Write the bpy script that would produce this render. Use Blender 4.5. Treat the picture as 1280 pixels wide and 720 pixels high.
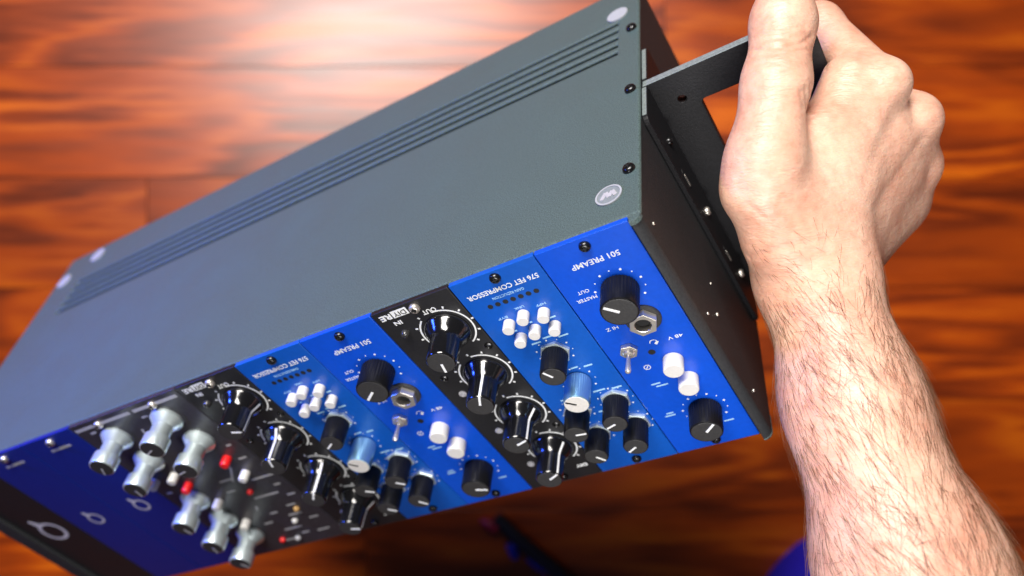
import bpy, bmesh, math, random
import numpy as np
from mathutils import Matrix, Vector

random.seed(7)
rng = np.random.default_rng(11)
for o in list(bpy.data.objects):
    bpy.data.objects.remove(o, do_unlink=True)
S = bpy.context.scene
COL = S.collection
PI = math.pi
MM = 0.001

# ------------------------------------------------------------------ camera
CAM_H = 1.0
cd = bpy.data.cameras.new('camera')
cam = bpy.data.objects.new('camera', cd)
COL.objects.link(cam)
cam.location = (0, 0, CAM_H)
cam.rotation_euler = (0, 0, 0)
cd.sensor_width = 36.0
cd.lens = 30.445
cd.clip_start = 0.01
cd.clip_end = 100
cd.dof.use_dof = True
cd.dof.focus_distance = 0.335
cd.dof.aperture_fstop = 6.0
S.camera = cam

# ------------------------------------------------------------------ world and lamps
W = bpy.data.worlds.new('World')
S.world = W
W.use_nodes = True
W.node_tree.nodes['Background'].inputs[0].default_value = (0.80, 0.86, 1.0, 1)
W.node_tree.nodes['Background'].inputs[1].default_value = 0.035

def area(name, loc, target, sx, sy, power, color):
    l = bpy.data.lights.new(name, 'AREA')
    l.shape = 'RECTANGLE'
    l.size, l.size_y = sx, sy
    l.energy = power
    l.color = color
    o = bpy.data.objects.new(name, l)
    COL.objects.link(o)
    o.location = loc
    d = Vector(target) - Vector(loc)
    o.rotation_euler = d.to_track_quat('-Z', 'Y').to_euler()
    return o
area('softbox_lamp', (-0.46, 0.97, 2.08), (0.08, 0.05, 0.6), 0.95, 0.55, 66, (1.0, 0.95, 0.89))
pl = area('panel_fill', (0.02, -0.42, 1.04), (0.12, -0.02, 0.66), 0.24, 0.18, 0.54, (1.0, 0.97, 0.94))  # unseen fill light, added to brighten the front panels
pl.data.spread = math.radians(70)
bl = area('blue_lamp', (-0.80, 0.16, 0.80), (-0.30, 0.0, 0.56), 0.08, 0.15, 0.7, (0.03, 0.10, 1.0))
bl.data.spread = math.radians(52)

S.view_settings.view_transform = 'Standard'
S.view_settings.look = 'None'
S.view_settings.exposure = 0.0
S.view_settings.gamma = 1.0
S.view_settings.use_curve_mapping = False

# ------------------------------------------------------------------ materials
def newmat(name):
    m = bpy.data.materials.new(name)
    m.use_nodes = True
    nt = m.node_tree
    return m, nt, nt.nodes['Principled BSDF']

def N(nt, kind, **kw):
    n = nt.nodes.new(kind)
    for k, v in kw.items():
        setattr(n, k, v)
    return n

def plain(name, col, rough=0.5, metal=0.0, spec=0.5, grain=0.0, gscale=900, bump=0.0, bscale=1500, wear=0.0, coat=0.0):
    """Painted / moulded surface with fine colour grain, micro relief and slight smudging."""
    m, nt, b = newmat(name)
    b.inputs['Base Color'].default_value = (*col, 1)
    b.inputs['Roughness'].default_value = rough
    b.inputs['Metallic'].default_value = metal
    b.inputs['Specular IOR Level'].default_value = spec
    b.inputs['Coat Weight'].default_value = coat
    b.inputs['Coat Roughness'].default_value = 0.15
    tc = N(nt, 'ShaderNodeTexCoord')
    if grain > 0:
        no = N(nt, 'ShaderNodeTexNoise')
        no.inputs['Scale'].default_value = gscale
        no.inputs['Detail'].default_value = 3
        nt.links.new(tc.outputs['Object'], no.inputs['Vector'])
        mr = N(nt, 'ShaderNodeMapRange')
        mr.inputs[1].default_value = 0.3
        mr.inputs[2].default_value = 0.7
        mr.inputs[3].default_value = 1 - grain
        mr.inputs[4].default_value = 1 + grain
        nt.links.new(no.outputs[0], mr.inputs[0])
        mx = N(nt, 'ShaderNodeVectorMath', operation='SCALE')
        mx.inputs[0].default_value = col
        nt.links.new(mr.outputs[0], mx.inputs['Scale'])
        nt.links.new(mx.outputs[0], b.inputs['Base Color'])
    if wear > 0:
        n2 = N(nt, 'ShaderNodeTexNoise')
        n2.inputs['Scale'].default_value = 45
        n2.inputs['Detail'].default_value = 6
        nt.links.new(tc.outputs['Object'], n2.inputs['Vector'])
        m2 = N(nt, 'ShaderNodeMapRange')
        m2.inputs[3].default_value = max(0.05, rough - wear)
        m2.inputs[4].default_value = min(1, rough + wear)
        nt.links.new(n2.outputs[0], m2.inputs[0])
        nt.links.new(m2.outputs[0], b.inputs['Roughness'])
    if bump > 0:
        n3 = N(nt, 'ShaderNodeTexNoise')
        n3.inputs['Scale'].default_value = bscale
        n3.inputs['Detail'].default_value = 2
        nt.links.new(tc.outputs['Object'], n3.inputs['Vector'])
        bp = N(nt, 'ShaderNodeBump')
        bp.inputs['Strength'].default_value = bump
        bp.inputs['Distance'].default_value = 0.0004
        nt.links.new(n3.outputs[0], bp.inputs['Height'])
        nt.links.new(bp.outputs[0], b.inputs['Normal'])
    return m

M_COAT = plain('grey_powder_coat', (0.070, 0.107, 0.107), 0.5, grain=0.6, gscale=2300, bump=0.3, bscale=2600, wear=0.14)
M_ENDC = plain('black_powder_coat', (0.028, 0.030, 0.033), 0.6, spec=0.3, grain=0.35, gscale=1600, bump=0.3, bscale=1500, wear=0.06)
M_BRK = plain('bracket_paint', (0.012, 0.012, 0.014), 0.5, spec=0.25, grain=0.3, gscale=1500, bump=0.2, bscale=1500, wear=0.05)
M_RIM = plain('pale_lit_edge', (0.30, 0.36, 0.37), 0.4, metal=0.4, grain=0.2, wear=0.1)  # light grey sheet edge, with its line of light put into the colour
M_IN = plain('chassis_inside', (0.03, 0.03, 0.035), 0.7, grain=0.2)
M_BLUE = plain('blue_panel_paint', (0.001, 0.072, 0.58), 0.34, grain=0.05, gscale=500, bump=0.06, bscale=1500, wear=0.07, coat=0.15)
M_BLUE2 = plain('blue_compressor_paint', (0.002, 0.085, 0.46), 0.34, grain=0.05, gscale=500, bump=0.06, bscale=1500, wear=0.07, coat=0.15)
M_NAVY = plain('navy_blank_paint', (0.001, 0.018, 0.22), 0.36, grain=0.06, gscale=500, bump=0.06, wear=0.05)
M_BLK = plain('black_panel_paint', (0.012, 0.012, 0.014), 0.42, grain=0.2, gscale=800, bump=0.1, wear=0.08)
M_EQP = plain('charcoal_panel_paint', (0.034, 0.032, 0.042), 0.36, grain=0.25, gscale=700, bump=0.1, wear=0.08)
M_INK = plain('white_ink', (0.80, 0.82, 0.84), 0.5, grain=0.05)
M_INKQ = plain('off_white_ink', (0.62, 0.60, 0.66), 0.5, grain=0.06)
M_INKD = plain('pale_blue_ink', (0.35, 0.60, 0.80), 0.5, grain=0.05)
M_INKG = plain('grey_ink', (0.42, 0.42, 0.46), 0.5, grain=0.08)
M_KNOB = plain('black_knob_plastic', (0.006, 0.006, 0.007), 0.3, spec=0.3, grain=0.1, wear=0.08, bump=0.05)
M_CAP = plain('knob_cap_matte', (0.026, 0.026, 0.027), 0.55, grain=0.2, gscale=1200, bump=0.2)
M_SKIRT = plain('gloss_black_knob', (0.006, 0.006, 0.007), 0.12, wear=0.05, grain=0.1, coat=0.4)
M_RING = plain('knob_collar_metal', (0.75, 0.88, 0.92), 0.35, metal=0.7, wear=0.06)
M_WHITE = plain('white_button_plastic', (0.66, 0.65, 0.63), 0.38, grain=0.03, wear=0.08, bump=0.03)
M_RED = plain('red_button_plastic', (0.75, 0.012, 0.014), 0.35, grain=0.06, wear=0.05)
M_SILV = plain('brushed_aluminium', (0.66, 0.76, 0.78), 0.36, metal=0.7, wear=0.08, bump=0.08, bscale=700)
M_ALU = plain('satin_aluminium_knob', (0.30, 0.58, 0.82), 0.34, metal=0.85, wear=0.06)  # blue tint stands in for the panel's reflection in the metal
M_ALUCAP = plain('knob_face_silver', (0.72, 0.70, 0.66), 0.5, metal=0.15, grain=0.05)
M_STEEL = plain('nickel_hardware', (0.78, 0.73, 0.66), 0.32, metal=0.8, wear=0.1)
M_SCREW = plain('black_oxide_screw', (0.05, 0.05, 0.052), 0.26, metal=0.9, wear=0.08)
M_HOLE = plain('black_recess', (0.003, 0.003, 0.004), 0.7, grain=0.1)
M_PAD = plain('white_foot_pad', (0.38, 0.40, 0.44), 0.5, grain=0.06, wear=0.06)
M_PADG = plain('grey_emblem_print', (0.20, 0.23, 0.25), 0.5, grain=0.1)
M_LED = plain('smoked_led_lens', (0.035, 0.035, 0.035), 0.18, wear=0.05)
M_GOLD = plain('gold_lamp_lens', (0.55, 0.33, 0.12), 0.25, grain=0.1)
M_WOODBASE = plain('floor_underlay', (0.02, 0.008, 0.004), 0.8, grain=0.2)
M_CABLE = plain('black_cable_jacket', (0.006, 0.006, 0.007), 0.5, grain=0.15, wear=0.05)
M_BSLV = plain('blue_sleeve', (0.004, 0.008, 0.22), 0.45, grain=0.08)
M_RSLV = plain('red_sleeve', (0.30, 0.004, 0.02), 0.45, grain=0.08)

def cloth_mat():
    m, nt, b = newmat('blue_cloth')
    tc = N(nt, 'ShaderNodeTexCoord')
    w = N(nt, 'ShaderNodeTexWave')
    w.inputs['Scale'].default_value = 420
    w.inputs['Distortion'].default_value = 1.5
    nt.links.new(tc.outputs['Object'], w.inputs['Vector'])
    cr = N(nt, 'ShaderNodeValToRGB')
    cr.color_ramp.elements[0].color = (0.012, 0.006, 0.55, 1)
    cr.color_ramp.elements[1].color = (0.03, 0.014, 0.85, 1)
    nt.links.new(w.outputs['Fac'], cr.inputs[0])
    nt.links.new(cr.outputs[0], b.inputs['Base Color'])
    b.inputs['Roughness'].default_value = 0.85
    return m
M_CLOTH = cloth_mat()

def wood_mat():
    m, nt, b = newmat('figured_hardwood')
    L = nt.links.new
    tc = N(nt, 'ShaderNodeTexCoord')
    oi = N(nt, 'ShaderNodeObjectInfo')
    off = N(nt, 'ShaderNodeVectorMath', operation='SCALE')
    off.inputs[0].default_value = (7.3, 3.1, 11.7)
    L(oi.outputs['Random'], off.inputs['Scale'])
    add = N(nt, 'ShaderNodeVectorMath', operation='ADD')
    L(tc.outputs['Object'], add.inputs[0]); L(off.outputs[0], add.inputs[1])
    st = N(nt, 'ShaderNodeVectorMath', operation='MULTIPLY')
    st.inputs[1].default_value = (0.85, 4.4, 1.0)
    L(add.outputs[0], st.inputs[0])
    # slow field whose contour lines make cathedral figure and knots
    big = N(nt, 'ShaderNodeTexNoise')
    big.inputs['Scale'].default_value = 2.7
    big.inputs['Detail'].default_value = 1.5
    big.inputs['Distortion'].default_value = 0.9
    L(st.outputs[0], big.inputs['Vector'])
    mul = N(nt, 'ShaderNodeMath', operation='MULTIPLY'); mul.inputs[1].default_value = 24
    L(big.outputs[0], mul.inputs[0])
    fine = N(nt, 'ShaderNodeTexNoise')
    fine.inputs['Scale'].default_value = 14
    fine.inputs['Detail'].default_value = 5
    st2 = N(nt, 'ShaderNodeVectorMath', operation='MULTIPLY')
    st2.inputs[1].default_value = (0.6, 7.5, 1.0)
    L(add.outputs[0], st2.inputs[0]); L(st2.outputs[0], fine.inputs['Vector'])
    fm = N(nt, 'ShaderNodeMath', operation='MULTIPLY_ADD'); fm.inputs[1].default_value = 5.5
    L(fine.outputs[0], fm.inputs[0]); L(mul.outputs[0], fm.inputs[2])
    sn = N(nt, 'ShaderNodeMath', operation='SINE'); L(fm.outputs[0], sn.inputs[0])
    s01 = N(nt, 'ShaderNodeMath', operation='MULTIPLY_ADD')
    s01.inputs[1].default_value = 0.5; s01.inputs[2].default_value = 0.5
    L(sn.outputs[0], s01.inputs[0])
    # blend of rings, streaks and broad patches
    patch = N(nt, 'ShaderNodeTexNoise')
    patch.inputs['Scale'].default_value = 6.0; patch.inputs['Detail'].default_value = 4
    st3 = N(nt, 'ShaderNodeVectorMath', operation='MULTIPLY'); st3.inputs[1].default_value = (0.8, 2.8, 1)
    L(add.outputs[0], st3.inputs[0]); L(st3.outputs[0], patch.inputs['Vector'])
    mixa = N(nt, 'ShaderNodeMix'); mixa.inputs[0].default_value = 0.55
    L(s01.outputs[0], mixa.inputs[2]); L(fine.outputs[0], mixa.inputs[3])
    mixb = N(nt, 'ShaderNodeMix'); mixb.inputs[0].default_value = 0.50
    L(mixa.outputs[0], mixb.inputs[2]); L(patch.outputs[0], mixb.inputs[3])
    cr = N(nt, 'ShaderNodeValToRGB')
    e = cr.color_ramp.elements
    e[0].position = 0.23; e[0].color = (0.075, 0.011, 0.001, 1)
    e[1].position = 0.74; e[1].color = (0.68, 0.136, 0.003, 1)
    x = e.new(0.37); x.color = (0.19, 0.024, 0.002, 1)
    x = e.new(0.56); x.color = (0.42, 0.058, 0.002, 1)
    L(mixb.outputs[0], cr.inputs[0])
    # plank to plank tone
    tone = N(nt, 'ShaderNodeMapRange'); tone.inputs[3].default_value = 0.86; tone.inputs[4].default_value = 1.08
    L(oi.outputs['Random'], tone.inputs[0])
    sc = N(nt, 'ShaderNodeVectorMath', operation='SCALE')
    L(cr.outputs[0], sc.inputs[0]); L(tone.outputs[0], sc.inputs['Scale'])
    L(sc.outputs[0], b.inputs['Base Color'])
    rr = N(nt, 'ShaderNodeMapRange'); rr.inputs[3].default_value = 0.27; rr.inputs[4].default_value = 0.37
    L(fine.outputs[0], rr.inputs[0]); L(rr.outputs[0], b.inputs['Roughness'])
    bp = N(nt, 'ShaderNodeBump'); bp.inputs['Strength'].default_value = 0.12; bp.inputs['Distance'].default_value = 0.001
    L(fine.outputs[0], bp.inputs['Height']); L(bp.outputs[0], b.inputs['Normal'])
    b.inputs['Specular IOR Level'].default_value = 0.55
    return m
M_WOOD = wood_mat()

def skin_mat():
    m, nt, b = newmat('skin')
    L = nt.links.new
    tc = N(nt, 'ShaderNodeTexCoord')
    n1 = N(nt, 'ShaderNodeTexNoise'); n1.inputs['Scale'].default_value = 38; n1.inputs['Detail'].default_value = 4
    n2 = N(nt, 'ShaderNodeTexNoise'); n2.inputs['Scale'].default_value = 260; n2.inputs['Detail'].default_value = 3
    L(tc.outputs['Object'], n1.inputs['Vector']); L(tc.outputs['Object'], n2.inputs['Vector'])
    mx = N(nt, 'ShaderNodeMix'); mx.inputs[0].default_value = 0.35
    L(n1.outputs[0], mx.inputs[2]); L(n2.outputs[0], mx.inputs[3])
    cr = N(nt, 'ShaderNodeValToRGB'); e = cr.color_ramp.elements
    e[0].position = 0.32; e[0].color = (0.64, 0.30, 0.205, 1)
    e[1].position = 0.66; e[1].color = (0.83, 0.53, 0.395, 1)
    L(mx.outputs[0], cr.inputs[0])
    L(cr.outputs[0], b.inputs['Base Color'])
    b.inputs['Subsurface Weight'].default_value = 0.25
    b.inputs['Subsurface Radius'].default_value = (0.0045, 0.0016, 0.0008)
    b.inputs['Subsurface Scale'].default_value = 0.3
    b.inputs['Roughness'].default_value = 0.44
    b.inputs['Specular IOR Level'].default_value = 0.5
    # crosswise skin lines plus pores
    w = N(nt, 'ShaderNodeTexVoronoi'); w.feature = 'DISTANCE_TO_EDGE'; w.inputs['Scale'].default_value = 620
    mp = N(nt, 'ShaderNodeMapping'); mp.inputs['Rotation'].default_value = (0, 0, -0.35); mp.inputs['Scale'].default_value = (0.55, 1.5, 1.0)
    L(tc.outputs['Object'], mp.inputs['Vector']); L(mp.outputs[0], w.inputs['Vector'])
    n3 = N(nt, 'ShaderNodeTexNoise'); n3.inputs['Scale'].default_value = 1.0; n3.inputs['Detail'].default_value = 4
    mp2 = N(nt, 'ShaderNodeMapping'); mp2.inputs['Rotation'].default_value = (0, 0, -0.3); mp2.inputs['Scale'].default_value = (140, 620, 300)
    L(tc.outputs['Object'], mp2.inputs['Vector']); L(mp2.outputs[0], n3.inputs['Vector'])
    ad = N(nt, 'ShaderNodeMath', operation='MULTIPLY_ADD'); ad.inputs[1].default_value = 0.5
    L(w.outputs['Distance'], ad.inputs[0]); L(n3.outputs[0], ad.inputs[2])
    bp = N(nt, 'ShaderNodeBump'); bp.inputs['Strength'].default_value = 0.5; bp.inputs['Distance'].default_value = 0.0008
    L(ad.outputs[0], bp.inputs['Height']); L(bp.outputs[0], b.inputs['Normal'])
    return m
M_SKIN = skin_mat()
M_HAIR = plain('arm_hair', (0.15, 0.064, 0.028), 0.45, grain=0.3, gscale=200)

# ------------------------------------------------------------------ mesh helpers (millimetres in, metres out)
class MB:
    def __init__(s):
        s.v = []; s.f = []; s.smooth = []
    def add(s, vs, fs, smooth=False):
        n = len(s.v)
        s.v += [tuple(c * MM for c in p) for p in vs]
        s.f += [tuple(i + n for i in f) for f in fs]
        s.smooth += [smooth] * len(fs)
        return s
    def box(s, x0, x1, y0, y1, z0, z1):
        vs = [(x, y, z) for x in (x0, x1) for y in (y0, y1) for z in (z0, z1)]
        return s.add(vs, [(0, 1, 3, 2), (4, 6, 7, 5), (0, 4, 5, 1), (2, 3, 7, 6), (0, 2, 6, 4), (1, 5, 7, 3)])
    def prism(s, loop, axis, a, b):
        """closed 2D loop (counter-clockwise in its plane) pushed along an axis from a to b"""
        n = len(loop)
        def pt(q, h):
            if axis == 'y': return (q[0], h, q[1])
            if axis == 'x': return (h, q[0], q[1])
            return (q[0], q[1], h)
        vs = [pt(q, a) for q in loop] + [pt(q, b) for q in loop]
        fs = [tuple(range(n)), tuple(range(2 * n - 1, n - 1, -1))] + [(i, i + n, (i + 1) % n + n, (i + 1) % n) for i in range(n)]
        return s.add(vs, fs)
    def lathe(s, prof, n=32, cx=0, cz=0, y0=0, flute=0.0, fl_from=None, smooth=True, cap=True):
        """profile [(r, h)] turned about the axis that points out of the panel (-y)"""
        vs = []; fs = []
        for k, (r, h) in enumerate(prof):
            for i in range(n):
                a = 2 * PI * i / n
                rr = r * (1 - flute) if (flute and i % 2 and (fl_from is None or fl_from[0] <= k <= fl_from[1])) else r
                vs.append((cx + rr * math.cos(a), y0 - h, cz + rr * math.sin(a)))
        for k in range(len(prof) - 1):
            for i in range(n):
                j = (i + 1) % n
                fs.append((k * n + i, k * n + j, (k + 1) * n + j, (k + 1) * n + i))
        s.add(vs, fs, smooth)
        if cap:
            m = len(prof) - 1
            s.add(vs[m * n:], [tuple(range(n))], False)
        return s
    def build(s, name, mat, parent=None, loc=(0, 0, 0), bevel=0.0, seg=2, auto=None):
        me = bpy.data.meshes.new(name)
        me.from_pydata(s.v, [], s.f)
        me.polygons.foreach_set('use_smooth', s.smooth)
        bm = bmesh.new(); bm.from_mesh(me)
        bmesh.ops.recalc_face_normals(bm, faces=bm.faces)
        bm.to_mesh(me); bm.free()
        if any(s.smooth): me.set_sharp_from_angle(angle=math.radians(32))
        me.materials.append(mat)
        o = bpy.data.objects.new(name, me)
        COL.objects.link(o)
        if parent: o.parent = parent
        o.location = [c * MM for c in loc]
        if bevel:
            b = o.modifiers.new('bevel', 'BEVEL'); b.width = bevel * MM; b.segments = seg; b.limit_method = 'ANGLE'
            b.harden_normals = False
        return o

def rrect(x0, x1, z0, z1, r, n=5, corners=(1, 1, 1, 1)):
    """rounded rectangle loop; corners: (x0z0, x1z0, x1z1, x0z1)"""
    out = []
    cs = [(x0, z0, 180), (x1, z0, 270), (x1, z1, 0), (x0, z1, 90)]
    for (cx, cz, a0), f in zip(cs, corners):
        if not f:
            out.append((cx, cz)); continue
        rr = r * f
        mx = cx + (rr if cx == x0 else -rr); mz = cz + (rr if cz == z0 else -rr)
        for i in range(n + 1):
            a = math.radians(a0 + 90 * i / n)
            out.append((mx + rr * math.cos(a), mz + rr * math.sin(a)))
    return out

def tag(o, label=None, cat=None, group=None, kind=None):
    if label: o['label'] = label
    if cat: o['category'] = cat
    if group: o['group'] = group
    if kind: o['kind'] = kind
    return o

def empty(name, mat=None):
    o = bpy.data.objects.new(name, None)
    o.empty_display_size = 0.01
    COL.objects.link(o)
    if mat is not None: o.matrix_world = mat
    return o

def copy_part(o, parent, loc=None, roty=None):
    c = o.copy(); COL.objects.link(c); c.parent = parent
    if loc is not None: c.location = [q * MM for q in loc]
    if roty is not None: c.rotation_euler = (0, roty, 0)
    for ch in o.children:
        copy_part(ch, c)
    return c

# rack frame: x along the width (towards the hand), y to the back, z out of the lid
RACK = Matrix(((0.85525423, 0.10210342, -0.50805029, 0.04039597),
               (0.30622613, 0.69132811, 0.65443946, 0.02557559),
               (0.41804996, -0.71529038, 0.55999455, CAM_H - 0.30338096),
               (0, 0, 0, 1)))
PF = -2.5     # panel front
def slot_matrix(i): return RACK @ Matrix.Translation((-38.1 * i * MM, 0, 0))

# ------------------------------------------------------------------ floor
fl = MB().box(-2200, 2200, -1900, 1900, -14, -10).build('floor', M_WOODBASE)
tag(fl, kind='structure')
PW, PL = 128.0, 2300.0
plank_me = MB().box(0, PL - 0.7, 0, PW - 0.6, -10.5, 0).build('plank', M_WOOD, fl, bevel=0.3)
first = True
row = 0
y = -1408.0
while y < 1400:
    x = -2100 - 2300 * ((row * 0.37 + 0.2) % 1.0)
    while x < 2000:
        o = plank_me if first else copy_part(plank_me, fl)
        first = False
        o.location = (x * MM, y * MM, random.uniform(-0.06, 0.0) * MM)
        x += PL
    y += PW
    row += 1

# ------------------------------------------------------------------ chassis
XR, XL, DEP, HT = 5.0, -434.0, 183.0, 133.4
rack = empty('rack_case', RACK)
tag(rack, 'grey powder coated audio rack case held up over wooden floor', 'rack case')

def lid_sheet():
    m = MB()
    sy = [(118.0 + 7.0 * k, 118.0 + 7.0 * k + 3.0) for k in range(5)]
    x0, x1 = -405.0, -6.0
    T = 1.6
    m.box(XL, x0, 0, DEP, -T, 0)
    m.box(x1, XR, 0, DEP, -T, 0)
    ys = [0] + [q for a in sy for q in a] + [DEP]
    for a, b in zip(ys[0::2], ys[1::2]):
        m.box(x0, x1, a, b, -T, 0)
    return m
def weld(o):
    bm = bmesh.new(); bm.from_mesh(o.data)
    bmesh.ops.remove_doubles(bm, verts=bm.verts, dist=1e-6)
    # inner faces shared by two boxes are dropped
    seen = {}
    for f in bm.faces:
        seen.setdefault(tuple(sorted(v.index for v in f.verts)), []).append(f)
    bad = [f for g in seen.values() if len(g) > 1 for f in g]
    bmesh.ops.delete(bm, geom=bad, context='FACES')
    bmesh.ops.recalc_face_normals(bm, faces=bm.faces)
    bm.to_mesh(o.data); bm.free()
def lid_grid():
    """sheet with five long slits: grid of cells, slit cells left open"""
    xs = [XL, -405.0, -6.0, XR]
    ys = [-0.6]
    for k in range(5): ys += [118.0 + 7 * k, 118.0 + 7 * k + 3.0]
    ys += [DEP]
    T = 2.2
    bm = bmesh.new()
    top = [[bm.verts.new((x * MM, yy * MM, 0)) for yy in ys] for x in xs]
    bot = [[bm.verts.new((x * MM, yy * MM, -T * MM)) for yy in ys] for x in xs]
    solid = lambda i, j: 0 <= i < 3 and 0 <= j < len(ys) - 1 and not (i == 1 and j % 2 == 1)
    for i in range(3):
        for j in range(len(ys) - 1):
            if not solid(i, j): continue
            bm.faces.new((top[i][j], top[i + 1][j], top[i + 1][j + 1], top[i][j + 1]))
            bm.faces.new((bot[i][j], bot[i][j + 1], bot[i + 1][j + 1], bot[i + 1][j]))
            for (di, dj, a, b) in ((-1, 0, (i, j + 1), (i, j)), (1, 0, (i + 1, j), (i + 1, j + 1)), (0, -1, (i, j), (i + 1, j)), (0, 1, (i + 1, j + 1), (i, j + 1))):
                if not solid(i + di, j + dj):
                    bm.faces.new((top[a[0]][a[1]], bot[a[0]][a[1]], bot[b[0]][b[1]], top[b[0]][b[1]]))
    me = bpy.data.meshes.new('lid'); 
    bmesh.ops.recalc_face_normals(bm, faces=bm.faces)
    bm.to_mesh(me); bm.free()
    me.materials.append(M_COAT)
    o = bpy.data.objects.new('lid', me); COL.objects.link(o); o.parent = rack
    b = o.modifiers.new('bevel', 'BEVEL'); b.width = 1.5 * MM; b.segments = 3; b.limit_method = 'ANGLE'
    return o
lid = lid_grid()
# side flap of the lid folded over the end and the end plates
def end_plate(x0, x1, right):
    loop = rrect(x0, x1, -4.0, DEP - 1, 3.8, 8, corners=((0.1, 1, 0.2, 0.2) if right else (1, 0.1, 0.2, 0.2)))
    return MB().prism(loop, 'z', -HT - 2, -2.0).build('end_plate', M_ENDC, rack, bevel=0.4)
end_plate(0.6, XR - 0.3, True)
end_plate(XL + 0.3, -419.9, False)
for xa, xb, rt in ((0.6, XR - 0.2, True), (XL + 0.2, -419.9, False)):
    MB().prism(rrect(xa, xb, -4.1, 8, 3.8, 8, corners=((0.1, 1, 0, 0) if rt else (1, 0.1, 0, 0))), 'z', -HT - 3.0, -HT - 2.02).build('base_corner', M_COAT, rack, bevel=0.3)
# rounded lip of the lid at the front corners
for xa, xb in ((0.4, XR), (XL, -419.7)):
    MB().prism(rrect(xa, xb, -4.3, -0.8, 3.4, 8, corners=((0, 1, 0, 0) if xa > 0 else (1, 0, 0, 0))), 'z', -2.0, -0.02).build('lid_corner', M_COAT, rack, bevel=0.5)
MB().box(XL + 1, XR - 1, -1, DEP, -HT - 2, -HT - 0.4).build('base_plate', M_ENDC, rack, bevel=0.4)
MB().box(XL + 1, XR - 1, DEP - 1.6, DEP - 0.2, -HT - 0.3, -2.3).build('back_plate', M_ENDC, rack)
MB().box(-419.5, 0.4, 40, 41, -HT, -2.4).build('card_cage', M_IN, rack)
MB().box(-419.5, 0.4, 0.1, 4, -4.2, -2.3).build('module_rail', M_ENDC, rack)
MB().box(-419.5, 0.4, 0.1, 4, -HT, -HT + 3).build('module_rail', M_ENDC, rack)

def screw(name, parent, x, y, z, r, axis='-y', mat=M_SCREW):
    """round head screw with a cross recess; axis is the direction it faces"""
    m = MB()
    prof = [(r, 0), (r, 0.25 * r), (r * 0.93, 0.5 * r), (r * 0.72, 0.72 * r), (r * 0.5, 0.8 * r), (r * 0.46, 0.8 * r), (r * 0.28, 0.35 * r)]
    m.lathe(prof, 20)
    o = m.build(name, mat, parent, (x, y, z))
    q = MB().box(-0.12 * r, 0.12 * r, -0.84 * r, -0.3 * r, -0.5 * r, 0.5 * r).box(-0.5 * r, 0.5 * r, -0.845 * r, -0.3 * r, -0.12 * r, 0.12 * r)
    c = q.build('cross_recess', M_HOLE, o)
    if axis == '+z': o.rotation_euler = (-PI / 2, 0, 0.4)
    elif axis == '+x': o.rotation_euler = (0, 0, PI / 2)
    return o
for (x, y) in ((0.6, 26.6), (0.9, 82.5), (1.2, 136)):
    screw('lid_screw', rack, x, y, -0.1, 2.6, '+z')

# round feet pads on the lid
def disc_z(name, mat, parent, x, y, r, z0, z1, n=32):
    loop = [(x + r * math.cos(2 * PI * i / n), y + r * math.sin(2 * PI * i / n)) for i in range(n)]
    return MB().prism(loop, 'z', z0, z1).build(name, mat, parent, bevel=0.15)
def ring_z(m, x, y, r0, r1, z0, z1, n=40):
    vs = []; fs = []
    for i in range(n):
        a = 2 * PI * i / n
        for r in (r0, r1):
            for z in (z0, z1): vs.append((x + r * math.cos(a), y + r * math.sin(a), z))
    for i in range(n):
        j = (i + 1) % n
        a, b = i * 4, j * 4
        fs += [(a + 1, a + 3, b + 3, b + 1), (a, b, b + 2, a + 2), (a + 2, b + 2, b + 3, a + 3), (a, a + 1, b + 1, b)]
    return m.add(vs, fs)
for i, (x, y, r) in enumerate(((-7.4, 15.0, 5.4), (-6.2, 155.5, 5.4), (-399, 172, 6.0), (-424, 157, 6.0))):
    if i == 0:
        f = disc_z('foot_pad', M_PADG, rack, x, y, r, -0.05, 0.45)
        ring_z(MB(), x, y, r - 0.7, r, 0.4, 0.75).build('rim', M_PAD, f)
        e = MB()
        # folded-ribbon emblem
        for (pa, pb) in (((-2.9, -1.7), (-1.2, 1.9)), ((-1.2, 1.9), (0.2, -1.2)), ((0.2, -1.2), (1.5, 1.7)), ((1.5, 1.7), (2.9, -1.4))):
            dx, dy = pb[0] - pa[0], pb[1] - pa[1]; l = math.hypot(dx, dy); nx, ny = -dy / l * 0.8, dx / l * 0.8
            e.prism([(x + pa[0] + nx, y + pa[1] + ny), (x + pa[0] - nx, y + pa[1] - ny), (x + pb[0] - nx, y + pb[1] - ny), (x + pb[0] + nx, y + pb[1] + ny)], 'z', 0.44, 0.6 + 0.01 * len(e.v))
        e.build('emblem', M_INKG, f)
    else:
        disc_z('foot_pad', M_PAD, rack, x, y, r, -0.05, 0.9)

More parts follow.
